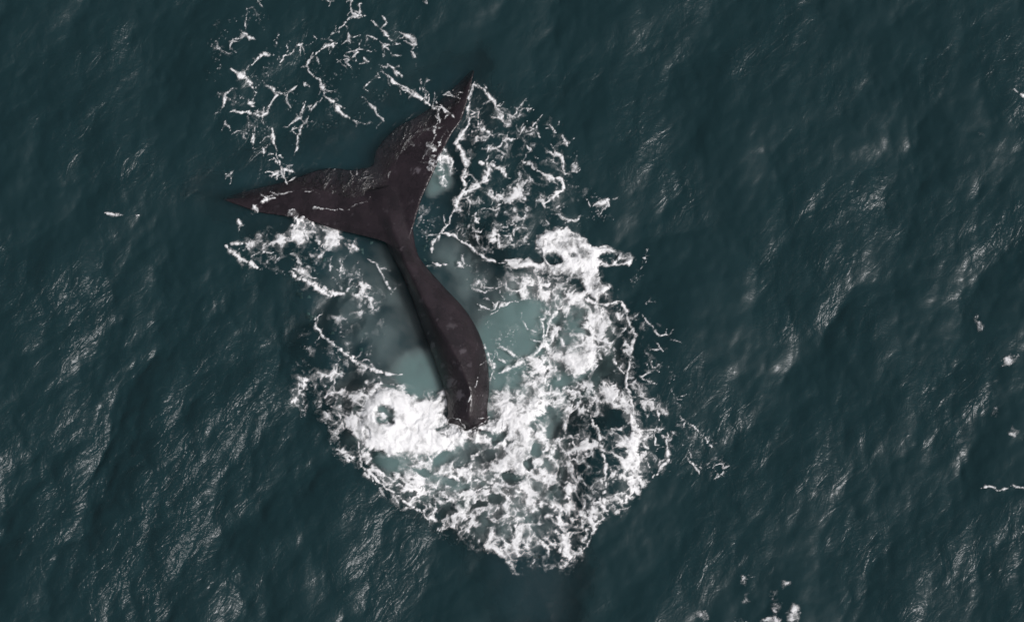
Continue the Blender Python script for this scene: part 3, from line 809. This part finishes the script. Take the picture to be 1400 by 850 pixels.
for i, j in np.argwhere(wc > .02):
    hit = tree.ray_cast(Vector((X[i, j], Y[i, j], 5.0)), Vector((0, 0, -1)))
    if hit[0] is not None: Zf[i, j] = max(Zf[i, j], hit[0].z + 0.02)
cover = np.maximum(cover, wc * np.where(py > 440, .7, .3) * np.clip(.6 + 1.5 * wide, .1, 1))
Vf = np.stack([X, Y, Zf], -1).reshape(-1, 3)
keepv = cover > 0.02
kf = keepv[:-1, :-1] | keepv[1:, :-1] | keepv[:-1, 1:] | keepv[1:, 1:]
cxp = px[:-1, :-1]; cyp = py[:-1, :-1]
upper = (cyp < 235 - (cxp - 330) * 0.15) & (cxp < 590 + (140 - cyp) * .6) & (cxp < 660) & (cyp < 260) & (cxp > 250)
main = (cxp > 280) & (cxp < 1000) & (cyp < 800) & ~upper
groups = [('sea_foam', main, 'broad ring of churned white foam around the whale tail stock'),
          ('sea_foam', upper, 'thin broken foam streaks drifting beyond the fluke notch'),
          ('whitecap_foam', (cyp > 770) & (cxp > 930) & (cxp < 1150) & ~main, 'small scattered white flecks of breaking wavelets well clear of the whale'),
          ('whitecap_foam', (cxp > 1300), 'thin faint foam lines on open wavelets, away from the churned ring'),
          ('whitecap_foam', (cxp < 250), 'tiny short white crest of a lone wavelet off the fluke tip')]
FA = grid_faces(fnx, fny)
for nm, sel, lab in groups:
    k = (kf & sel).ravel()
    if not k.any(): continue
    v, f, c = compact(Vf, FA[k], cover.ravel())
    me = mesh_from(nm, v, f, m_foam); attr(me, 'cover', c)
    link(nm, me, kind='stuff', label=lab, category='foam')
    print(nm, len(f))

# spray: drops and flecks thrown round the white water
# ------------------------------------------------------------------ aerated water: clouds of bubbles below the foam
BS = 0.07
bx_ = np.arange(-7.0, 4.2, BS); by_ = np.arange(-5.8, 4.2, BS)
BX, BY = np.meshgrid(bx_, by_, indexing='ij')
bpx, bpy_ = plan(BX, BY)
CLOUDS = [([(480, 550), (540, 530), (600, 505), (620, 560), (700, 500), (660, 460), (690, 410), (750, 380), (830, 400), (860, 470), (840, 530), (770, 560), (770, 650), (720, 720), (620, 700), (530, 650), (490, 600), (500, 540)], .10, 55),
          ([(665, 445), (690, 425), (740, 415), (742, 470), (715, 495), (675, 505)], .55, 20),
          ([(500, 560), (525, 535), (560, 530), (610, 545), (640, 600), (590, 630), (545, 640), (500, 620)], .50, 16),
          ([(600, 340), (640, 330), (680, 400), (690, 440), (660, 450), (610, 390)], .04, 40),
          ([(430, 370), (540, 340), (600, 470), (590, 520), (500, 500), (450, 430)], .022, 60),
          ([(560, 490), (600, 480), (620, 540), (560, 545), (535, 525)], .16, 26),
          ([(580, 200), (605, 210), (612, 250), (590, 260)], .15, 14),
          ([(680, 520), (760, 480), (840, 470), (820, 530), (720, 560)], .40, 20)]
bt = np.zeros(BX.shape)
for poly, D, f in CLOUDS:
    bt = np.maximum(bt, D * sstep(-f, f, poly_sd(bpx, bpy_, poly, 3 * f)))
bt *= np.clip(1.0 + 1.3 * fbm(bpx / 30, bpy_ / 30, 4, 301), .15, 2.5)
bt *= 1 - .9 * np.exp(-(((bpx - 655) / 60) ** 2 + ((bpy_ - 622) / 34) ** 2))
bt = np.clip(bt - .006, 0, None)
Xb, Yb, Zb = sea_at(BX, BY)
top = Zb - 0.05 - 0.05 * (fbm(bpx / 60, bpy_ / 60, 2, 311) + 1) * .5
bnx, bny = BX.shape
kb_ = bt > 0
kq = kb_[:-1, :-1] | kb_[1:, :-1] | kb_[:-1, 1:] | kb_[1:, 1:]
q = grid_faces(bnx, bny, kq)
nb = bnx * bny
vt = np.stack([Xb, Yb, top], -1).reshape(-1, 3); vb = np.stack([Xb, Yb, top - bt], -1).reshape(-1, 3)
# rim walls
e = np.concatenate([q[:, [0, 1]], q[:, [1, 2]], q[:, [2, 3]], q[:, [3, 0]]])
key = e[:, 0] * nb + e[:, 1]; rev = e[:, 1] * nb + e[:, 0]
rim = e[~np.isin(key, rev)]
allf = np.concatenate([q, q[:, ::-1] + nb, np.stack([rim[:, 1], rim[:, 0], rim[:, 0] + nb, rim[:, 1] + nb], -1)])
v, f = compact(np.concatenate([vt, vb]), allf)
link('bubble_cloud', mesh_from('bubble_cloud', v, f, m_bub), kind='stuff', label='pale turquoise water full of air bubbles under the foam', category='bubbles')
print('done', time.time() - T0)
